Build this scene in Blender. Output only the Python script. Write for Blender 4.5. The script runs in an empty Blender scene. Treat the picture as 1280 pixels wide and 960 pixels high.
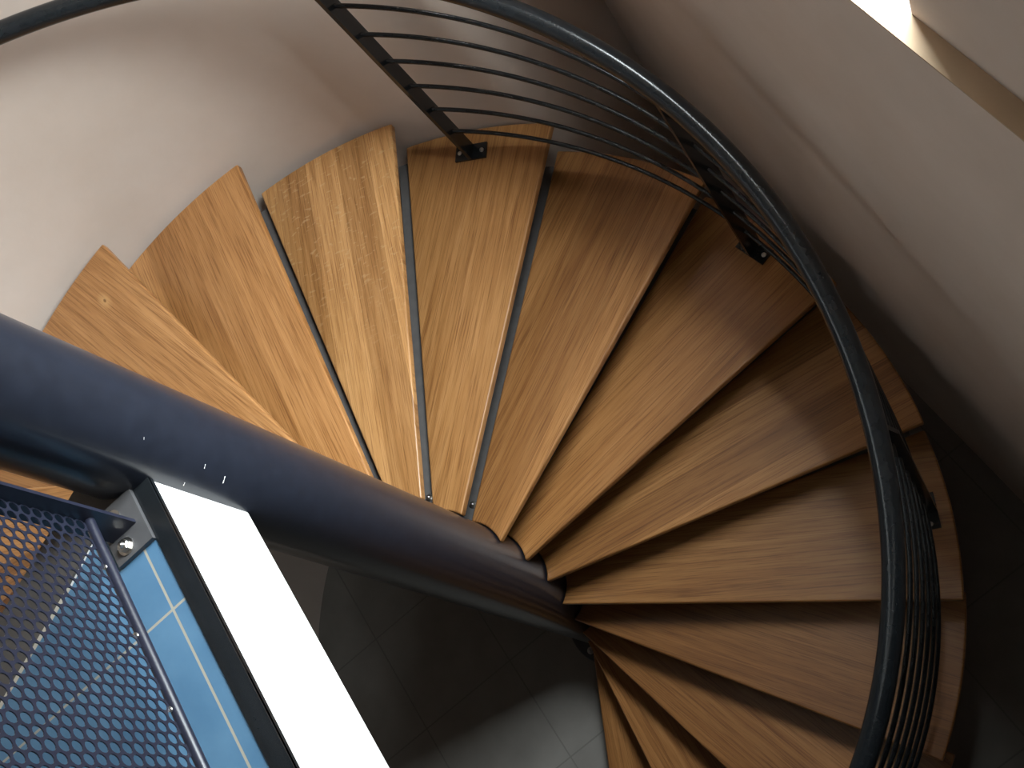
import bpy, bmesh, math, random
from mathutils import Vector, Matrix

# ------------------------------------------------------------------ measures
ZF = 2.1791            # lower floor lies ZF below the datum used for the stair
H = 0.167625           # riser
RC = 0.1264            # column radius
TH0 = math.radians(178.8893)
DT = math.radians(20.0)
ZL = 4 * H + ZF        # landing level (world z)
random.seed(4)
S = bpy.context.scene
COL = S.collection

def tz(k): return -k * H + ZF            # top of tread k
def ang(k): return TH0 - k * DT
# frame of the landing edge (s along it, n towards the window wall)
SD = Vector((0.8415, -0.5402, 0)); ND = Vector((0.5402, 0.8415, 0))
def sn(s, n, z=0.0): return SD * s + ND * n + Vector((0, 0, z))
# frame of the window wall
WA = math.radians(-33.42)
WS = Vector((math.cos(WA), math.sin(WA), 0)); WN = Vector((-math.sin(WA), math.cos(WA), 0))
def wn(s, n, z=0.0): return WS * s + WN * n + Vector((0, 0, z))

# ------------------------------------------------------------------ materials
def mat(name):
    m = bpy.data.materials.new(name); m.use_nodes = True
    nt = m.node_tree
    return m, nt, nt.nodes['Principled BSDF']
def N(nt, t, **kw):
    n = nt.nodes.new(t)
    for k, v in kw.items():
        if k.startswith('i_'):
            key = k[2:]
            n.inputs[int(key) if key.isdigit() else key.replace('_', ' ')].default_value = v
        else: setattr(n, k, v)
    return n
def math_n(nt, op, a, b=None, c=None):
    n = nt.nodes.new('ShaderNodeMath'); n.operation = op
    for i, v in enumerate((a, b, c)):
        if v is None: continue
        if isinstance(v, (int, float)): n.inputs[i].default_value = v
        else: nt.links.new(v, n.inputs[i])
    return n.outputs[0]
def ramp(nt, fac, stops):
    r = nt.nodes.new('ShaderNodeValToRGB')
    el = r.color_ramp.elements
    while len(el) < len(stops): el.new(0.5)
    for e, (p, c) in zip(el, stops): e.position = p; e.color = (*c, 1)
    nt.links.new(fac, r.inputs[0]); return r.outputs[0]
def mix(nt, fac, a, b, mode='MIX'):
    n = nt.nodes.new('ShaderNodeMix'); n.data_type = 'RGBA'; n.blend_type = mode
    for i, v in ((0, fac), (6, a), (7, b)):
        if isinstance(v, (int, float)): n.inputs[i].default_value = v
        elif isinstance(v, tuple): n.inputs[i].default_value = (*v, 1)
        else: nt.links.new(v, n.inputs[i])
    return n.outputs[2]
def bump(nt, bsdf, height, strength, dist=0.01):
    b = N(nt, 'ShaderNodeBump'); b.inputs['Strength'].default_value = strength; b.inputs['Distance'].default_value = dist
    nt.links.new(height, b.inputs['Height']); nt.links.new(b.outputs[0], bsdf.inputs['Normal'])

def plaster(name, c0, c1, rough=0.85):
    m, nt, b = mat(name)
    tc = N(nt, 'ShaderNodeTexCoord')
    n1 = N(nt, 'ShaderNodeTexNoise', i_Scale=2.2, i_Detail=5.0, i_Roughness=0.6); nt.links.new(tc.outputs['Object'], n1.inputs[0])
    col = ramp(nt, n1.outputs[0], [(0.3, c0), (0.7, c1)])
    nt.links.new(col, b.inputs['Base Color']); b.inputs['Roughness'].default_value = rough
    b.inputs['Specular IOR Level'].default_value = 0.25
    n2 = N(nt, 'ShaderNodeTexNoise', i_Scale=14.0, i_Detail=6.0); nt.links.new(tc.outputs['Object'], n2.inputs[0])
    bump(nt, b, n2.outputs[0], 0.12, 0.01)
    return m
def paint(name, c, rough, spec=0.5, metallic=0.0, coat=0.0):
    m, nt, b = mat(name)
    tc = N(nt, 'ShaderNodeTexCoord')
    n1 = N(nt, 'ShaderNodeTexNoise', i_Scale=30.0, i_Detail=3.0); nt.links.new(tc.outputs['Object'], n1.inputs[0])
    col = ramp(nt, n1.outputs[0], [(0.3, tuple(x * 0.88 for x in c)), (0.7, tuple(x * 1.1 for x in c))])
    nt.links.new(col, b.inputs['Base Color'])
    b.inputs['Roughness'].default_value = rough; b.inputs['Specular IOR Level'].default_value = spec
    b.inputs['Metallic'].default_value = metallic; b.inputs['Coat Weight'].default_value = coat
    b.inputs['Coat Roughness'].default_value = 0.15
    return m

def oak(name='oak', knot=None, fleck=False):
    m, nt, b = mat(name)
    tc = N(nt, 'ShaderNodeTexCoord'); oi = N(nt, 'ShaderNodeObjectInfo')
    sep = N(nt, 'ShaderNodeSeparateXYZ'); nt.links.new(tc.outputs['Object'], sep.inputs[0])
    off = math_n(nt, 'MULTIPLY', oi.outputs['Random'], 37.0)
    # every stave lies a little askew to the nosing
    skew = math_n(nt, 'MULTIPLY', sep.outputs[0], math_n(nt, 'MULTIPLY_ADD', oi.outputs['Random'], 0.10, 0.02))
    yy = math_n(nt, 'ADD', math_n(nt, 'SUBTRACT', sep.outputs[1], skew), math_n(nt, 'MULTIPLY', oi.outputs['Random'], 0.1))
    stave = math_n(nt, 'FLOOR', math_n(nt, 'DIVIDE', yy, 0.118))
    wn_ = N(nt, 'ShaderNodeTexWhiteNoise', noise_dimensions='2D')
    cb = N(nt, 'ShaderNodeCombineXYZ'); nt.links.new(stave, cb.inputs[0]); nt.links.new(off, cb.inputs[1])
    nt.links.new(cb.outputs[0], wn_.inputs[0])
    sid = wn_.outputs[0]
    # grain coordinates: stretched along the stave
    cg = N(nt, 'ShaderNodeCombineXYZ')
    nt.links.new(math_n(nt, 'ADD', math_n(nt, 'MULTIPLY', sep.outputs[0], 1.0), math_n(nt, 'MULTIPLY', sid, 9.0)), cg.inputs[0])
    nt.links.new(math_n(nt, 'MULTIPLY', yy, 17.0), cg.inputs[1])
    nt.links.new(math_n(nt, 'ADD', off, math_n(nt, 'MULTIPLY', sid, 13.0)), cg.inputs[2])
    g1 = N(nt, 'ShaderNodeTexNoise', i_Scale=1.9, i_Detail=4.0, i_Roughness=0.6, i_Distortion=0.7); nt.links.new(cg.outputs[0], g1.inputs[0])
    cf = N(nt, 'ShaderNodeCombineXYZ')
    nt.links.new(math_n(nt, 'MULTIPLY', sep.outputs[0], 5.0), cf.inputs[0])
    nt.links.new(math_n(nt, 'MULTIPLY', yy, 260.0), cf.inputs[1]); nt.links.new(off, cf.inputs[2])
    g2 = N(nt, 'ShaderNodeTexNoise', i_Scale=1.0, i_Detail=3.0, i_Roughness=0.7); nt.links.new(cf.outputs[0], g2.inputs[0])
    base = ramp(nt, g1.outputs[0], [(0.25, (0.275, 0.122, 0.038)), (0.5, (0.385, 0.190, 0.066)), (0.78, (0.485, 0.257, 0.100))])
    tone = ramp(nt, sid, [(0.0, (0.70, 0.65, 0.60)), (0.35, (0.90, 0.88, 0.86)), (1.0, (1.06, 1.06, 1.08))])
    c = mix(nt, 1.0, base, tone, 'MULTIPLY')
    pore = ramp(nt, g2.outputs[0], [(0.34, (0.50, 0.42, 0.36)), (0.52, (1, 1, 1))])
    c = mix(nt, 0.85, c, pore, 'MULTIPLY')
    # boards differ from each other
    tint = ramp(nt, oi.outputs['Random'], [(0.0, (0.92, 0.88, 0.84)), (1.0, (1.06, 1.04, 1.02))])
    c = mix(nt, 1.0, c, tint, 'MULTIPLY')
    c = mix(nt, 1.0, c, oi.outputs['Color'], 'MULTIPLY')   # a paler board, plus sheen and dimness along the stair put into the colour
    if fleck:                                 # silvery ray flecks lying across the grain
        ck = N(nt, 'ShaderNodeCombineXYZ')
        nt.links.new(math_n(nt, 'MULTIPLY', sep.outputs[0], 90.0), ck.inputs[0])
        nt.links.new(math_n(nt, 'MULTIPLY_ADD', sep.outputs[1], 34.0, math_n(nt, 'MULTIPLY', sep.outputs[0], 40.0)), ck.inputs[1])
        g3 = N(nt, 'ShaderNodeTexNoise', i_Scale=1.0, i_Detail=2.0, i_Distortion=0.4); nt.links.new(ck.outputs[0], g3.inputs[0])
        f = ramp(nt, g3.outputs[0], [(0.60, (0, 0, 0)), (0.68, (1, 1, 1))])
        fz = ramp(nt, math_n(nt, 'DIVIDE', sep.outputs[0], 1.4), [(0.35, (0, 0, 0)), (0.75, (1, 1, 1))])
        c = mix(nt, math_n(nt, 'MULTIPLY', math_n(nt, 'MULTIPLY', f, fz), 0.32), c, (0.60, 0.42, 0.22))
    if knot:
        dv = N(nt, 'ShaderNodeVectorMath', operation='SUBTRACT'); dv.inputs[1].default_value = (knot[0], knot[1], 0)
        nt.links.new(tc.outputs['Object'], dv.inputs[0])
        sc_ = N(nt, 'ShaderNodeVectorMath', operation='MULTIPLY'); sc_.inputs[1].default_value = (22, 42, 0); nt.links.new(dv.outputs[0], sc_.inputs[0])
        ln = N(nt, 'ShaderNodeVectorMath', operation='LENGTH'); nt.links.new(sc_.outputs[0], ln.inputs[0])
        halo = ramp(nt, ln.outputs['Value'], [(0.0, (0.75, 0.75, 0.75)), (1.0, (0, 0, 0))])
        core = ramp(nt, ln.outputs['Value'], [(0.12, (0.8, 0.8, 0.8)), (0.24, (0, 0, 0))])
        c = mix(nt, halo, c, (0.60, 0.36, 0.15)); c = mix(nt, core, c, (0.16, 0.07, 0.02))
    nt.links.new(c, b.inputs['Base Color'])
    b.inputs['Roughness'].default_value = 0.36; b.inputs['Specular IOR Level'].default_value = 0.45
    bump(nt, b, g2.outputs[0], 0.06, 0.002)
    return m

def tiles(name, c0, c1, grout, pitch, os_, on_, width, frame, rough):
    m, nt, b = mat(name)
    tc = N(nt, 'ShaderNodeTexCoord')
    def axis(v, o):
        d = N(nt, 'ShaderNodeVectorMath', operation='DOT_PRODUCT'); d.inputs[1].default_value = v
        nt.links.new(tc.outputs['Object'], d.inputs[0])
        return math_n(nt, 'DIVIDE', math_n(nt, 'SUBTRACT', d.outputs['Value'], o), pitch)
    u, v = axis(frame[0], os_), axis(frame[1], on_)
    def line(x):
        f = math_n(nt, 'SUBTRACT', math_n(nt, 'FRACT', math_n(nt, 'ADD', x, 0.5)), 0.5)
        return math_n(nt, 'LESS_THAN', math_n(nt, 'ABSOLUTE', f), width / pitch / 2)
    g = math_n(nt, 'MAXIMUM', line(u), line(v))
    n1 = N(nt, 'ShaderNodeTexNoise', i_Scale=9.0, i_Detail=5.0); nt.links.new(tc.outputs['Object'], n1.inputs[0])
    col = ramp(nt, n1.outputs[0], [(0.3, c0), (0.7, c1)])
    nt.links.new(mix(nt, g, col, grout), b.inputs['Base Color'])
    nt.links.new(math_n(nt, 'MULTIPLY_ADD', g, 0.4, rough), b.inputs['Roughness'])
    bump(nt, b, math_n(nt, 'SUBTRACT', 1.0, g), 0.4, 0.002)
    return m

M = {}
M['plaster'] = plaster('cream_plaster', (0.60, 0.50, 0.43), (0.67, 0.575, 0.51))
M['ledge'] = plaster('tan_ledge', (0.40, 0.29, 0.19), (0.46, 0.34, 0.23))
M['white'] = plaster('white_plaster', (0.80, 0.785, 0.76), (0.86, 0.845, 0.82))
M['ceiling'] = plaster('ceiling_white', (0.72, 0.69, 0.66), (0.78, 0.75, 0.72))
M['absorber'] = plaster('dark_absorber', (0.06, 0.055, 0.05), (0.09, 0.08, 0.07))  # made-up dark finish for unseen faces, soaks up bounce light
M['column'] = paint('anthracite_gloss', (0.016, 0.019, 0.029), 0.3, 0.5, coat=0.25)
M['rail'] = paint('black_lacquer', (0.012, 0.014, 0.016), 0.21, 0.5)
M['steel'] = paint('dark_steel_paint', (0.035, 0.036, 0.040), 0.42, 0.5)
M['plate'] = paint('grey_steel_plate', (0.105, 0.098, 0.095), 0.45, 0.5)
M['foot'] = paint('bare_steel', (0.085, 0.083, 0.086), 0.42, 0.5)
M['bolt'] = paint('zinc', (0.62, 0.60, 0.57), 0.28, 0.5, 1.0)
M['mesh'] = paint('slate_blue_paint', (0.018, 0.020, 0.036), 0.35, 0.5)
M['cement'] = plaster('grey_cement', (0.085, 0.076, 0.070), (0.12, 0.108, 0.10))
M['grout'] = plaster('pale_grout', (0.50, 0.46, 0.38), (0.56, 0.52, 0.44))
M['oak'] = oak()
M['oak_knot'] = oak('knotted_oak', knot=(1.212, 0.079))
M['oak_fleck'] = oak('flecked_oak', fleck=True)
M['blue'] = tiles('blue_tile', (0.080, 0.185, 0.31), (0.115, 0.24, 0.375), (0.38, 0.35, 0.29), 0.47, 0.385, -0.057, 0.0052, (SD, ND), 0.35)
M['lower'] = tiles('grey_floor_tile', (0.21, 0.195, 0.178), (0.24, 0.225, 0.205), (0.175, 0.163, 0.149), 0.47, 0.80, 0.94, 0.006, (WS, WN), 0.6)
M['lower'].node_tree.nodes['Principled BSDF'].inputs['Specular IOR Level'].default_value = 0.12
def glass():
    m, nt, b = mat('window_glass')
    tr_ = N(nt, 'ShaderNodeBsdfTransparent'); tr_.inputs[0].default_value = (0.95, 0.97, 0.96, 1)
    gl = N(nt, 'ShaderNodeBsdfGlossy'); gl.inputs['Roughness'].default_value = 0.02
    mx = N(nt, 'ShaderNodeMixShader'); mx.inputs[0].default_value = 0.05
    nt.links.new(tr_.outputs[0], mx.inputs[1]); nt.links.new(gl.outputs[0], mx.inputs[2])
    nt.links.new(mx.outputs[0], nt.nodes['Material Output'].inputs['Surface']); nt.nodes.remove(b)
    return m
M['glass'] = glass()
M['frame'] = paint('white_window_frame', (0.75, 0.74, 0.72), 0.4)

# ------------------------------------------------------------------ helpers
def obj(name, bm, m, parent=None, smooth=None):
    bmesh.ops.recalc_face_normals(bm, faces=bm.faces)
    me = bpy.data.meshes.new(name); bm.to_mesh(me); bm.free()
    if smooth is not None:
        for p in me.polygons: p.use_smooth = True
        me.set_sharp_from_angle(angle=math.radians(smooth))
    me.materials.append(m)
    o = bpy.data.objects.new(name, me); COL.objects.link(o)
    if parent: o.parent = parent
    return o
def tag(o, label, cat, group=None):
    o['label'] = label; o['category'] = cat
    if group: o['group'] = group
    return o
def thing(name, label, cat, loc=(0, 0, 0), rz=0.0, group=None):
    o = bpy.data.objects.new(name, None); COL.objects.link(o)
    o.location = loc; o.rotation_euler = (0, 0, rz); o.empty_display_size = 0.1
    return tag(o, label, cat, group)
def struct(name, bm, m, smooth=None, parent=None):
    o = obj(name, bm, m, parent, smooth)
    if not parent: o['kind'] = 'structure'
    return o
def prism(bm, pts, z0, z1):
    lo = [bm.verts.new((p[0], p[1], z0)) for p in pts]; hi = [bm.verts.new((p[0], p[1], z1)) for p in pts]
    n = len(pts)
    fs = [bm.faces.new(lo[::-1]), bm.faces.new(hi)]
    for i in range(n): fs.append(bm.faces.new((lo[i], lo[(i + 1) % n], hi[(i + 1) % n], hi[i])))
    return fs
def framebox(bm, f, s0, s1, n0, n1, z0, z1):
    return prism(bm, [f(s0, n0), f(s1, n0), f(s1, n1), f(s0, n1)], z0, z1)
def tube(bm, pts, r, seg=12, cap=True):
    pts = [Vector(p) for p in pts]; rings = []
    t0 = (pts[1] - pts[0]).normalized()
    up = Vector((0, 0, 1)) if abs(t0.z) < 0.9 else Vector((1, 0, 0))
    u = t0.cross(up).normalized()
    for i, p in enumerate(pts):
        a = pts[max(i - 1, 0)]; c = pts[min(i + 1, len(pts) - 1)]
        t = (c - a).normalized()
        u = (u - t * u.dot(t)).normalized(); v = t.cross(u)
        rings.append([bm.verts.new(p + (u * math.cos(q) + v * math.sin(q)) * r) for q in [2 * math.pi * j / seg for j in range(seg)]])
    for a, b in zip(rings, rings[1:]):
        for j in range(seg): bm.faces.new((a[j], a[(j + 1) % seg], b[(j + 1) % seg], b[j]))
    if cap: bm.faces.new(rings[0][::-1]); bm.faces.new(rings[-1])
def lathe(bm, prof, seg, c=(0, 0)):
    rings = [[bm.verts.new((c[0] + r * math.cos(2 * math.pi * j / seg), c[1] + r * math.sin(2 * math.pi * j / seg), z)) for j in range(seg)] for r, z in prof]
    for a, b in zip(rings, rings[1:]):
        for j in range(seg): bm.faces.new((a[j], a[(j + 1) % seg], b[(j + 1) % seg], b[j]))
    bm.faces.new(rings[0][::-1]); bm.faces.new(rings[-1])
def bolt_bm(x, y, z, r=0.009, h=0.008, washer=True):
    bm = bmesh.new()
    if washer: lathe(bm, [(r * 1.35, z), (r * 1.35, z + 0.002)], 20, (x, y)); z += 0.002
    pr = [(r, z), (r, z + h * 0.8), (r * 0.86, z + h)]
    lathe(bm, pr, 6, (x, y))
    lathe(bm, [(r * 0.55, z + h), (r * 0.5, z + h * 1.35), (r * 0.2, z + h * 1.6)], 14, (x, y))
    return bm
def bevel_mod(o, w, seg=2):
    md = o.modifiers.new('edge', 'BEVEL'); md.width = w; md.segments = seg; md.limit_method = 'ANGLE'; md.angle_limit = math.radians(40)
    return o
def arc(r, a0, a1, n): return [(r * math.cos(a0 + (a1 - a0) * i / n), r * math.sin(a0 + (a1 - a0) * i / n)) for i in range(n + 1)]

# ------------------------------------------------------------------ setting
CEIL = 5.35
RW = 1.424                                        # inside radius of the rounded stair wall
AW0, AW1 = math.radians(98.6), math.radians(259)
# rounded wall on the left, ending in a short return to the window wall
bm = bmesh.new()
P0 = Vector((RW * math.cos(AW0), RW * math.sin(AW0)))
inner = arc(RW, AW1, math.radians(102.2), 90)
corner = wn(-1.215, 1.50)
outer = [(corner.x - 0.25, corner.y + 0.12)] + arc(RW + 0.35, math.radians(112), AW1, 60)
qa = Vector(inner[-1]); qc = P0 + (Vector((corner.x, corner.y)) - P0).normalized() * 0.09       # the edge is rounded
for i in range(1, 11):
    q = i / 10; v = qa * (1 - q) ** 2 + P0 * 2 * q * (1 - q) + qc * q * q; inner.append((v.x, v.y))
prism(bm, inner + [(corner.x, corner.y)] + outer, 0, CEIL)
struct('wall_left', bm, M['plaster'], smooth=25)
# wall on the right: thick parapet up to a ledge, thinner wall with the window above
LEDGE = 0.752 + ZF
bm = bmesh.new()
framebox(bm, wn, -1.22, 3.9, 1.485, 1.80, 0, LEDGE)
struct('wall_right', bm, M['plaster'])
bm = bmesh.new(); framebox(bm, wn, -1.22, 3.9, 1.484, 1.524, LEDGE, LEDGE + 0.004)
struct('trim_1', bm, M['ledge'])
WX0, WX1, WZ0, WZ1 = -0.45, 0.512, LEDGE + 0.004, 4.75
WINS = [(WX0, WX1)]
bm = bmesh.new()
xs = [-1.22] + [x for w_ in WINS for x in w_] + [3.9]
for a, c in zip(xs[0::2], xs[1::2]): framebox(bm, wn, a, c, 1.524, 1.80, LEDGE, CEIL)
for a, c in WINS: framebox(bm, wn, a, c, 1.524, 1.80, WZ1, CEIL)
struct('wall_right_upper', bm, M['plaster'])
fy0, fy1, fw = 1.60, 1.65, 0.05
for i, (x0, x1) in enumerate(WINS):
    bm = bmesh.new()
    framebox(bm, wn, x0, x1, fy0, fy1, WZ0, WZ0 + fw)
    framebox(bm, wn, x0, x1, fy0, fy1, WZ1 - fw, WZ1)
    for a in (x0, (x0 + x1 - fw) / 2, x1 - fw): framebox(bm, wn, a, a + fw, fy0, fy1, WZ0 + fw, WZ1 - fw)
    win = struct('window_%d' % (i + 1), bm, M['frame'])
    bm = bmesh.new(); framebox(bm, wn, x0 + 0.03, x1 - 0.03, 1.622, 1.628, WZ0 + 0.03, WZ1 - 0.03)
    obj('pane', bm, M['glass'], win)

# other enclosing walls (unseen: made white above to bounce light, dark below to absorb it), ceiling, lower floor
def stack(bm, a, b, c, d):
    framebox(bm, wn, a, b, c, d, 0, ZL - 0.3); framebox(bm, wn, a, b, c, d, ZL - 0.3, CEIL)
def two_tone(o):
    o.data.materials.append(M['absorber'])
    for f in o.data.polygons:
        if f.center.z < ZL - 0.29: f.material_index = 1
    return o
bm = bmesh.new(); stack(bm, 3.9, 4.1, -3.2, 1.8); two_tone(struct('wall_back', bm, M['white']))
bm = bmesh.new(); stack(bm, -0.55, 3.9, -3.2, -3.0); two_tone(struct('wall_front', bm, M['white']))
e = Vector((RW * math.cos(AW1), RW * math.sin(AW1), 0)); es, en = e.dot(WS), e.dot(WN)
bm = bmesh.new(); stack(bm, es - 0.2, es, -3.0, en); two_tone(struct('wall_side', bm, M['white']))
bm = bmesh.new(); framebox(bm, wn, -2.6, 4.1, -3.2, 1.8, CEIL, CEIL + 0.15); struct('ceiling', bm, M['ceiling'])
bm = bmesh.new(); framebox(bm, wn, -2.6, 4.1, -3.2, 1.8, -0.1, 0); struct('floor', bm, M['lower'])

# upper floor: slab whose white edge borders the stairwell
FN = 0.012
def nose_line(k, r, off, rot=0.0):
    a = ang(k) + rot; u = Vector((math.cos(a), math.sin(a), 0)); n = Vector((-math.sin(a), math.cos(a), 0))
    return u * math.sqrt(r * r - off * off) + n * off
ROT4 = math.radians(0.6)
def strip_line(off, r): return nose_line(-4, r, off, ROT4)
S1 = 1.48
slab = []
a_f = math.atan2(sn(math.sqrt(RC**2 - FN**2), FN).y, sn(math.sqrt(RC**2 - FN**2), FN).x)
slab += [sn(math.sqrt(RC**2 - FN**2) - 0.002, FN), sn(S1, FN), wn(S1, 1.484), wn(3.9, 1.484), wn(3.9, -3.0), wn(es, -3.0), e]
p_in = strip_line(-0.03, RC)
a_s = math.atan2(p_in.y, p_in.x)
slab += [strip_line(-0.03, 1.40), p_in]
slab += [Vector((x, y, 0)) for x, y in arc(RC - 0.001, a_s, a_f, 12)][1:-1]
bm = bmesh.new(); prism(bm, slab, ZL - 0.315, ZL - 0.006)
fu = struct('floor_upper', bm, M['white']); fu.data.materials.append(M['absorber'])
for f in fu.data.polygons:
    if f.normal.z < -0.5: f.material_index = 1  # unseen underside darkened to cut bounce light below
# grey cement top around the column and along the head of the stair
cem = [sn(math.sqrt(RC**2 - 0.016**2), -0.023), sn(0.16, -0.023), sn(0.13, -0.12), strip_line(0.085, 0.34), strip_line(0.085, 1.40), strip_line(-0.032, 1.40), p_in]
cem += [Vector((x, y, 0)) for x, y in arc(RC, a_s, a_f - 0.1, 12)][1:-1]
bm = bmesh.new(); prism(bm, cem, ZL - 0.006, ZL)
struct('trim_2', bm, M['cement'])
bm = bmesh.new()
prism(bm, [strip_line(0.085, 0.30), strip_line(0.085, 1.40), strip_line(0.094, 1.40), strip_line(0.094, 0.30)], ZL - 0.006, ZL + 0.0005)
struct('trim_3', bm, M['grout'])
til = [sn(0.16, -0.023), sn(S1 + 0.0, -0.023), sn(S1, FN), wn(S1, 1.484), wn(3.9, 1.484), wn(3.9, -3.0), wn(es, -3.0), e, strip_line(0.094, 1.40), strip_line(0.094, 0.30), sn(0.14, -0.12)]
bm = bmesh.new(); prism(bm, til, ZL - 0.006, ZL)
struct('floor_tiles', bm, M['blue'])
# steel angle capping the slab edge
bm = bmesh.new()
framebox(bm, sn, 0.118, S1, -0.023, 0.016, ZL - 0.0055, ZL + 0.003)
framebox(bm, sn, 0.118, S1, 0.0125, 0.016, ZL - 0.014, ZL)
tr = struct('trim_4', bm, M['rail'])

# ------------------------------------------------------------------ column
col = thing('central_column', 'thick dark anthracite steel column carrying all the treads', 'column', (0, 0, 0))
bm = bmesh.new(); lathe(bm, [(RC, 0.0), (RC, CEIL)], 96)
obj('shaft', bm, M['column'], col, smooth=40)
bm = bmesh.new(); lathe(bm, [(0.195, 0.0), (0.195, 0.014), (0.192, 0.016), (RC, 0.016)], 64)
obj('base_flange', bm, M['steel'], col, smooth=30)
for i in range(6):
    a = math.radians(15 + 60 * i)
    obj('bolt', bolt_bm(0.162 * math.cos(a), 0.162 * math.sin(a), 0.016, 0.011, 0.010), M['bolt'], col)
# dried drips of white paint on the column beside the landing
for a, z, dx, dz in ((-0.354, 2.756, 0.0012, 0.010), (-0.076, 2.660, 0.0016, 0.020), (0.018, 2.7286, 0.0010, 0.012), (0.095, 2.910, 0.0007, 0.006)):
    bm = bmesh.new(); seg = 6; vs = []
    for i in range(seg + 1):
        t = i / seg; aa = a + (t - 0.5) * dz * 6; zz = z + (t - 0.5) * dx * 2
        w = dx * (0.6 + 0.4 * math.sin(t * 9))
        vs.append([bm.verts.new(((RC + q) * math.cos(aa), (RC + q) * math.sin(aa), zz + w * e_)) for q, e_ in ((-0.0005, -1), (0.0008, -0.6), (0.0008, 0.6), (-0.0005, 1))])
    for p, q in zip(vs, vs[1:]):
        for j in range(3): bm.faces.new((p[j], p[j + 1], q[j + 1], q[j]))
    o = obj('paint_drip', bm, M['white'], col)

# ------------------------------------------------------------------ treads
# per tread: outer radius, turn of the front edge (deg), how far the front edge stands before the radius
TR = {1: (1.385, -0.68, -0.040), 2: (1.407, -0.36, -0.033), 3: (1.401, -0.22, -0.042), 4: (1.415, -0.63, -0.042), 5: (1.402, 0.03, -0.067),
      6: (1.408, -0.44, -0.054), 7: (1.401, 0.66, -0.053), 8: (1.395, 0.06, -0.059), 9: (1.389, 0.57, -0.053)}
LBL = {
 -3: 'oak tread next below the blue tiled landing, mostly hidden by the perforated guard',
 -2: 'oak tread two below the blue tiled landing, glimpsed between column and perforated guard',
 -1: 'oak tread three below the landing, a sliver beside the column seen left of the guard',
 0: 'oak tread passing behind the dark column, next above the knotted tread',
 1: 'topmost fully seen oak tread, with a small pale knot, against the curved pale wall',
 2: 'oak tread second from the top, between the knotted tread and the flecked one',
 3: 'pale oak tread with silvery flecks, just above the tread with the first railing post',
 4: 'oak tread carrying the uppermost black railing post near its curved outer end',
 5: 'oak tread between the treads of the first and second railing posts',
 6: 'oak tread carrying the second black railing post, just beside the cream window wall',
 7: 'oak tread between the second and third railing posts, partly in shade',
 8: 'shaded oak tread with the third post, its front edge level across the photo',
 9: 'dim oak tread next below the one whose front edge runs level',
 10: 'dim oak tread third up from the lower floor, cut by the bottom of the photo',
 11: 'narrow looking oak tread next above the lowest one',
 12: 'lowest oak tread beside the light patch on the grey lower floor'}
TH = 0.027
WOOD_LIGHT_TINT = {1: (1.0, 1.0, 1.02), 2: (1.26, 1.28, 1.33), 3: (1.28, 1.38, 1.50), 4: (1.04, 1.06, 1.06), 5: (0.98, 0.96, 0.94), 6: (0.95, 0.90, 0.82), 7: (0.90, 0.87, 0.80), 8: (0.84, 0.81, 0.74), 9: (0.78, 0.71, 0.62), 10: (0.85, 0.78, 0.70), 11: (0.88, 0.81, 0.73), 12: (0.9, 0.84, 0.76)}  # upper treads lightened for sheen, lower ones darkened to carry the shade
def make_tread(k):
    Rk, dl, off = TR.get(k, (1.402, 0.0, -0.05))
    a = ang(k) + math.radians(dl)
    t = thing('stair_tread', LBL[k], 'stair tread', (0, 0, tz(k)), a, 'oak treads of the spiral staircase')
    ri = RC + 0.003
    def hit(rot, o, r):                       # point at radius r on a line turned by rot and shifted by o
        s = math.sqrt(r * r - o * o); return (s * math.cos(rot) - o * math.sin(rot), s * math.sin(rot) + o * math.cos(rot))
    rr, ro = DT - math.radians(0.9 + dl), 0.014
    def outline(rin, rout, o_f, o_r):
        f0, f1 = hit(0, o_f, rin), hit(0, o_f, rout)
        b0, b1 = hit(rr, o_r, rin), hit(rr, o_r, rout)
        pts = [f0, f1] + arc(rout, math.atan2(f1[1], f1[0]), math.atan2(b1[1], b1[0]), 16)[1:-1] + [b1, b0]
        pts += arc(rin, math.atan2(b0[1], b0[0]), math.atan2(f0[1], f0[0]), 10)[1:-1]
        return pts
    bm = bmesh.new(); prism(bm, outline(ri, Rk, off, ro), -TH, 0)
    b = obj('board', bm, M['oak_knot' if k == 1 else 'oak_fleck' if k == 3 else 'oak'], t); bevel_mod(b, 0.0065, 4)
    b.color = (*WOOD_LIGHT_TINT.get(k, (1, 1, 1)), 1)
    bm = bmesh.new(); prism(bm, outline(RC - 0.002, Rk - 0.045, off + 0.05, ro + 0.045), -TH - 0.007, -TH)
    p = obj('support_plate', bm, M['plate'], t); p['label'] = 'grey steel support plate under the board'
    x, y = hit(rr, ro + 0.020, 0.188)
    obj('bolt', bolt_bm(x, y, -TH, 0.0085, 0.008), M['bolt'], t)
    return t
for k in range(-3, 13): make_tread(k)

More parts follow.
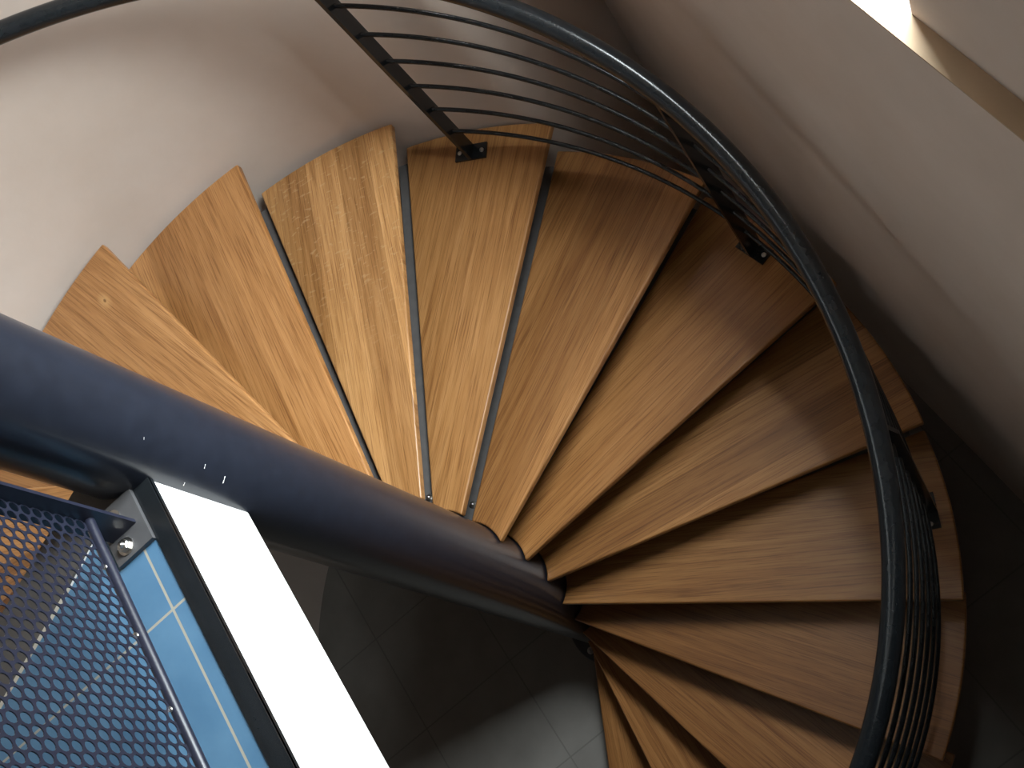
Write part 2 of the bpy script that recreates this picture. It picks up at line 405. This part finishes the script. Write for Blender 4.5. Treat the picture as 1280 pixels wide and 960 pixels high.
# ------------------------------------------------------------------ railing
RR, RB, RP = 1.312, 1.328, 1.326
HR = 0.935
def helix(r, hgt, k0, k1, n):
    out = []
    for i in range(n + 1):
        k = k0 + (k1 - k0) * i / n; a = ang(k)
        out.append((r * math.cos(a), r * math.sin(a), -k * H + ZF + hgt))
    return out
rail = thing('stair_railing', 'black metal railing curving down the outside of the spiral stair', 'railing', (0, 0, 0))
bm = bmesh.new(); tube(bm, helix(RR, HR, -3.5, 12.6, 520), 0.0275, 32)
hr = obj('handrail', bm, M['rail'], rail, smooth=50)
def bracket(k):
    a = ang(k); c = Vector((math.cos(a), math.sin(a), 0)); z = -k * H + ZF + HR
    bm = bmesh.new()
    tube(bm, [c * RR + Vector((0, 0, z - 0.02)), c * RR + Vector((0, 0, z - 0.06)), c * (RR + 0.03) + Vector((0, 0, z - 0.08)), c * (RW - 0.004) + Vector((0, 0, z - 0.08))], 0.008, 10)
    o = obj('wall_bracket', bm, M['rail'], rail, smooth=40)
for k in (-2.6, -0.6, 1.0): bracket(k)
PK = [3.541, 5.555, 7.545, 9.555, 11.555]
for pk in PK:
    kt = math.ceil(pk); zt = tz(kt) + 0.0006; a = ang(pk); top = -pk * H + ZF + HR - 0.02
    R = Matrix.Rotation(a, 4, 'Z')
    def loc(x, y, z): return R @ Vector((x, y, z))
    bm = bmesh.new()
    w, d = 0.006, 0.028
    prof = [(RP - d, zt + 0.008), (RP + d, zt + 0.008), (RP + d, top - 0.09), (RR + 0.014, top), (RP - d, top)]
    vs = [[bm.verts.new((r_, y_, z_)) for r_, z_ in prof] for y_ in (-w, w)]
    bm.faces.new(vs[0]); bm.faces.new(vs[1][::-1])
    for i in range(5): bm.faces.new((vs[0][i], vs[1][i], vs[1][(i + 1) % 5], vs[0][(i + 1) % 5]))
    bmesh.ops.transform(bm, matrix=R, verts=bm.verts)
    post = obj('post', bm, M['rail'], rail)
    bm = bmesh.new(); prism(bm, [(RP - 0.028, -0.056), (RP + 0.028, -0.056), (RP + 0.028, 0.056), (RP - 0.028, 0.056)], zt, zt + 0.008)
    bmesh.ops.transform(bm, matrix=R, verts=bm.verts)
    obj('foot_plate', bm, M['rail'], post)
    for y in (-0.040, 0.040):
        p = loc(RP, y, 0)
        bm = bmesh.new(); lathe(bm, [(0.0078, zt + 0.008), (0.0072, zt + 0.0115), (0.003, zt + 0.013)], 16, (p.x, p.y))
        obj('screw', bm, M['bolt'], post, smooth=30)
for i, hb in enumerate((0.069, 0.208, 0.346, 0.484, 0.622, 0.760)):
    bm = bmesh.new(); tube(bm, helix(RB, hb, PK[0], PK[-1], 140), 0.0068, 10)
    obj('rail_bar', bm, M['rail'], rail, smooth=60)

# ------------------------------------------------------------------ guard on the landing
g = thing('landing_guard', 'perforated dark metal guard standing on the blue tiled landing edge', 'guard rail', sn(0.19, -0.07, ZL))
inv = Matrix.Translation(-Vector(g.location))
def gobj(name, bm, m, parent=g, smooth=None):
    bmesh.ops.transform(bm, matrix=inv, verts=bm.verts); return obj(name, bm, m, parent, smooth)
GZ0, GZ1 = ZL + 0.108, ZL + 0.90
GS0, GS1 = 0.194, 1.415
for gs in (0.190, 1.42):
    bm = bmesh.new(); framebox(bm, sn, gs - 0.004, gs + 0.004, -0.102, -0.040, ZL + 0.012, ZL + 1.0)
    post = gobj('post', bm, M['mesh'])
    bm = bmesh.new(); framebox(bm, sn, gs - 0.068, gs + 0.055, -0.112, -0.0235, ZL, ZL + 0.012)
    fp = gobj('foot_plate', bm, M['foot'], post); fp['label'] = 'bare grey steel foot plate'
    for ds, dn in ((0.030, -0.080), (-0.038, -0.080)):
        p = sn(gs + ds, dn)
        gobj('bolt', bolt_bm(p.x, p.y, ZL + 0.012, 0.0130, 0.011), M['bolt'], post)
bm = bmesh.new(); tube(bm, [sn(GS0, -0.066, GZ0), sn(GS1, -0.066, GZ0)], 0.010, 16)
gobj('bottom_bar', bm, M['mesh'], smooth=50)
bm = bmesh.new(); tube(bm, [sn(GS0, -0.066, GZ1), sn(GS1, -0.066, GZ1)], 0.010, 16)
gobj('top_bar', bm, M['mesh'], smooth=50)
bm = bmesh.new(); tube(bm, [sn(0.15, -0.07, ZL + 1.02), sn(1.46, -0.07, ZL + 1.02)], 0.024, 20)
gobj('handrail', bm, M['rail'], smooth=50)
# perforated sheet: staggered round holes, 25 mm pitch
def sheet():
    bm = bmesh.new(); pitch, row = 0.0252, 0.02155; rad = 0.0102
    half = pitch / 2
    # hexagon with 12 rim points (corners and edge middles), rows run upwards
    hexr = pitch / math.sqrt(3)
    rim = []
    for j in range(12):
        a = math.radians(30 * j)
        rr_ = hexr if j % 2 == 0 else half
        rim.append((rr_ * math.cos(a), rr_ * math.sin(a)))
    cache = {}
    def vert(s, z):
        key = (round(s, 4), round(z, 4))
        for ds in (-1, 0, 1):
            for dz in (-1, 0, 1):
                kk = (round(key[0] + ds * 1e-4, 4), round(key[1] + dz * 1e-4, 4))
                if kk in cache: return cache[kk]
        v = bm.verts.new(sn(s, -0.07, z)); cache[key] = v; return v
    c = 0; s = 0.2055
    while s < GS1 - 0.01:
        z = 1.0037 + ZF - 12 * pitch + (half if c % 2 else 0)
        while z < GZ1 + 0.002:
            if z > GZ0 - 0.002:
                hx = [vert(s + x, z + y) for x, y in rim]
                hl = [bm.verts.new(sn(s + rad * math.cos(math.radians(30 * j)), -0.07, z + rad * math.sin(math.radians(30 * j)))) for j in range(12)]
                for j in range(12): bm.faces.new((hx[j], hx[(j + 1) % 12], hl[(j + 1) % 12], hl[j]))
            z += pitch
        s += row; c += 1
    return bm
ps = gobj('perforated_sheet', sheet(), M['mesh'])
md = ps.modifiers.new('thickness', 'SOLIDIFY'); md.thickness = 0.002; md.offset = 0
# weld beads along the bottom bar
for q in (0.30, 0.45, 0.60):
    bm = bmesh.new(); bmesh.ops.create_icosphere(bm, subdivisions=2, radius=0.0042)
    bmesh.ops.transform(bm, matrix=Matrix.Translation(sn(q, -0.070, GZ0 + 0.0095)) @ Matrix.Diagonal((1.8, 1.2, 0.7, 1)), verts=bm.verts)
    gobj('weld_bead', bm, M['bolt'], smooth=80)

# ------------------------------------------------------------------ light
w = bpy.data.worlds.new('World'); S.world = w; w.use_nodes = True
bg = w.node_tree.nodes['Background']
wt = w.node_tree; wc = N(wt, 'ShaderNodeTexCoord'); wsx = N(wt, 'ShaderNodeSeparateXYZ'); wt.links.new(wc.outputs['Generated'], wsx.inputs[0])
sky = ramp(wt, math_n(wt, 'MULTIPLY_ADD', wsx.outputs[2], 0.5, 0.5), [(0.46, (0.06, 0.06, 0.055)), (0.52, (0.17, 0.18, 0.19)), (1.0, (0.90, 0.95, 1.0))])
wt.links.new(sky, bg.inputs[0]); bg.inputs[1].default_value = 84.0
# the window openings are marked as the portals through which the sky lights the stairwell
for x0, x1 in WINS:
    pl = bpy.data.lights.new('window_portal', 'AREA'); pl.shape = 'RECTANGLE'
    pl.size = x1 - x0; pl.size_y = WZ1 - WZ0; pl.cycles.is_portal = True
    po = bpy.data.objects.new('window_portal', pl); COL.objects.link(po)
    po.location = wn((x0 + x1) / 2, 1.70, (WZ0 + WZ1) / 2)
    po.rotation_euler = (-WN).to_track_quat('-Z', 'Y').to_euler()

# ------------------------------------------------------------------ camera
cam = bpy.data.cameras.new('Camera'); co = bpy.data.objects.new('Camera', cam); COL.objects.link(co)
cam.sensor_fit = 'HORIZONTAL'; cam.sensor_width = 36.0; cam.lens = 1450.0 / 1280 * 36; cam.clip_start = 0.02
rx, ry, rz = 0.333387836, 0.429025446, 0.382687857
Rm = Matrix.Rotation(rz, 4, 'Z') @ Matrix.Rotation(ry, 4, 'Y') @ Matrix.Rotation(rx, 4, 'X')
co.matrix_world = Matrix.Translation((1.23809254 * 1.4, 0, 1.66612965 * 1.4 + ZF)) @ Rm
S.camera = co
S.view_settings.view_transform = 'Standard'; S.view_settings.look = 'None'
S.view_settings.exposure = 0.0; S.view_settings.gamma = 1.0; S.view_settings.use_curve_mapping = False
S.cycles.use_denoising = True
S.cycles.max_bounces = 12; S.cycles.diffuse_bounces = 7
S.cycles.sample_clamp_indirect = 4.0
S.cycles.blur_glossy = 1.0
S.cycles.use_adaptive_sampling = False
S.cycles.denoiser = 'OPENIMAGEDENOISE'
S.cycles.denoising_prefilter = 'ACCURATE'
S.cycles.denoising_input_passes = 'RGB_ALBEDO_NORMAL'
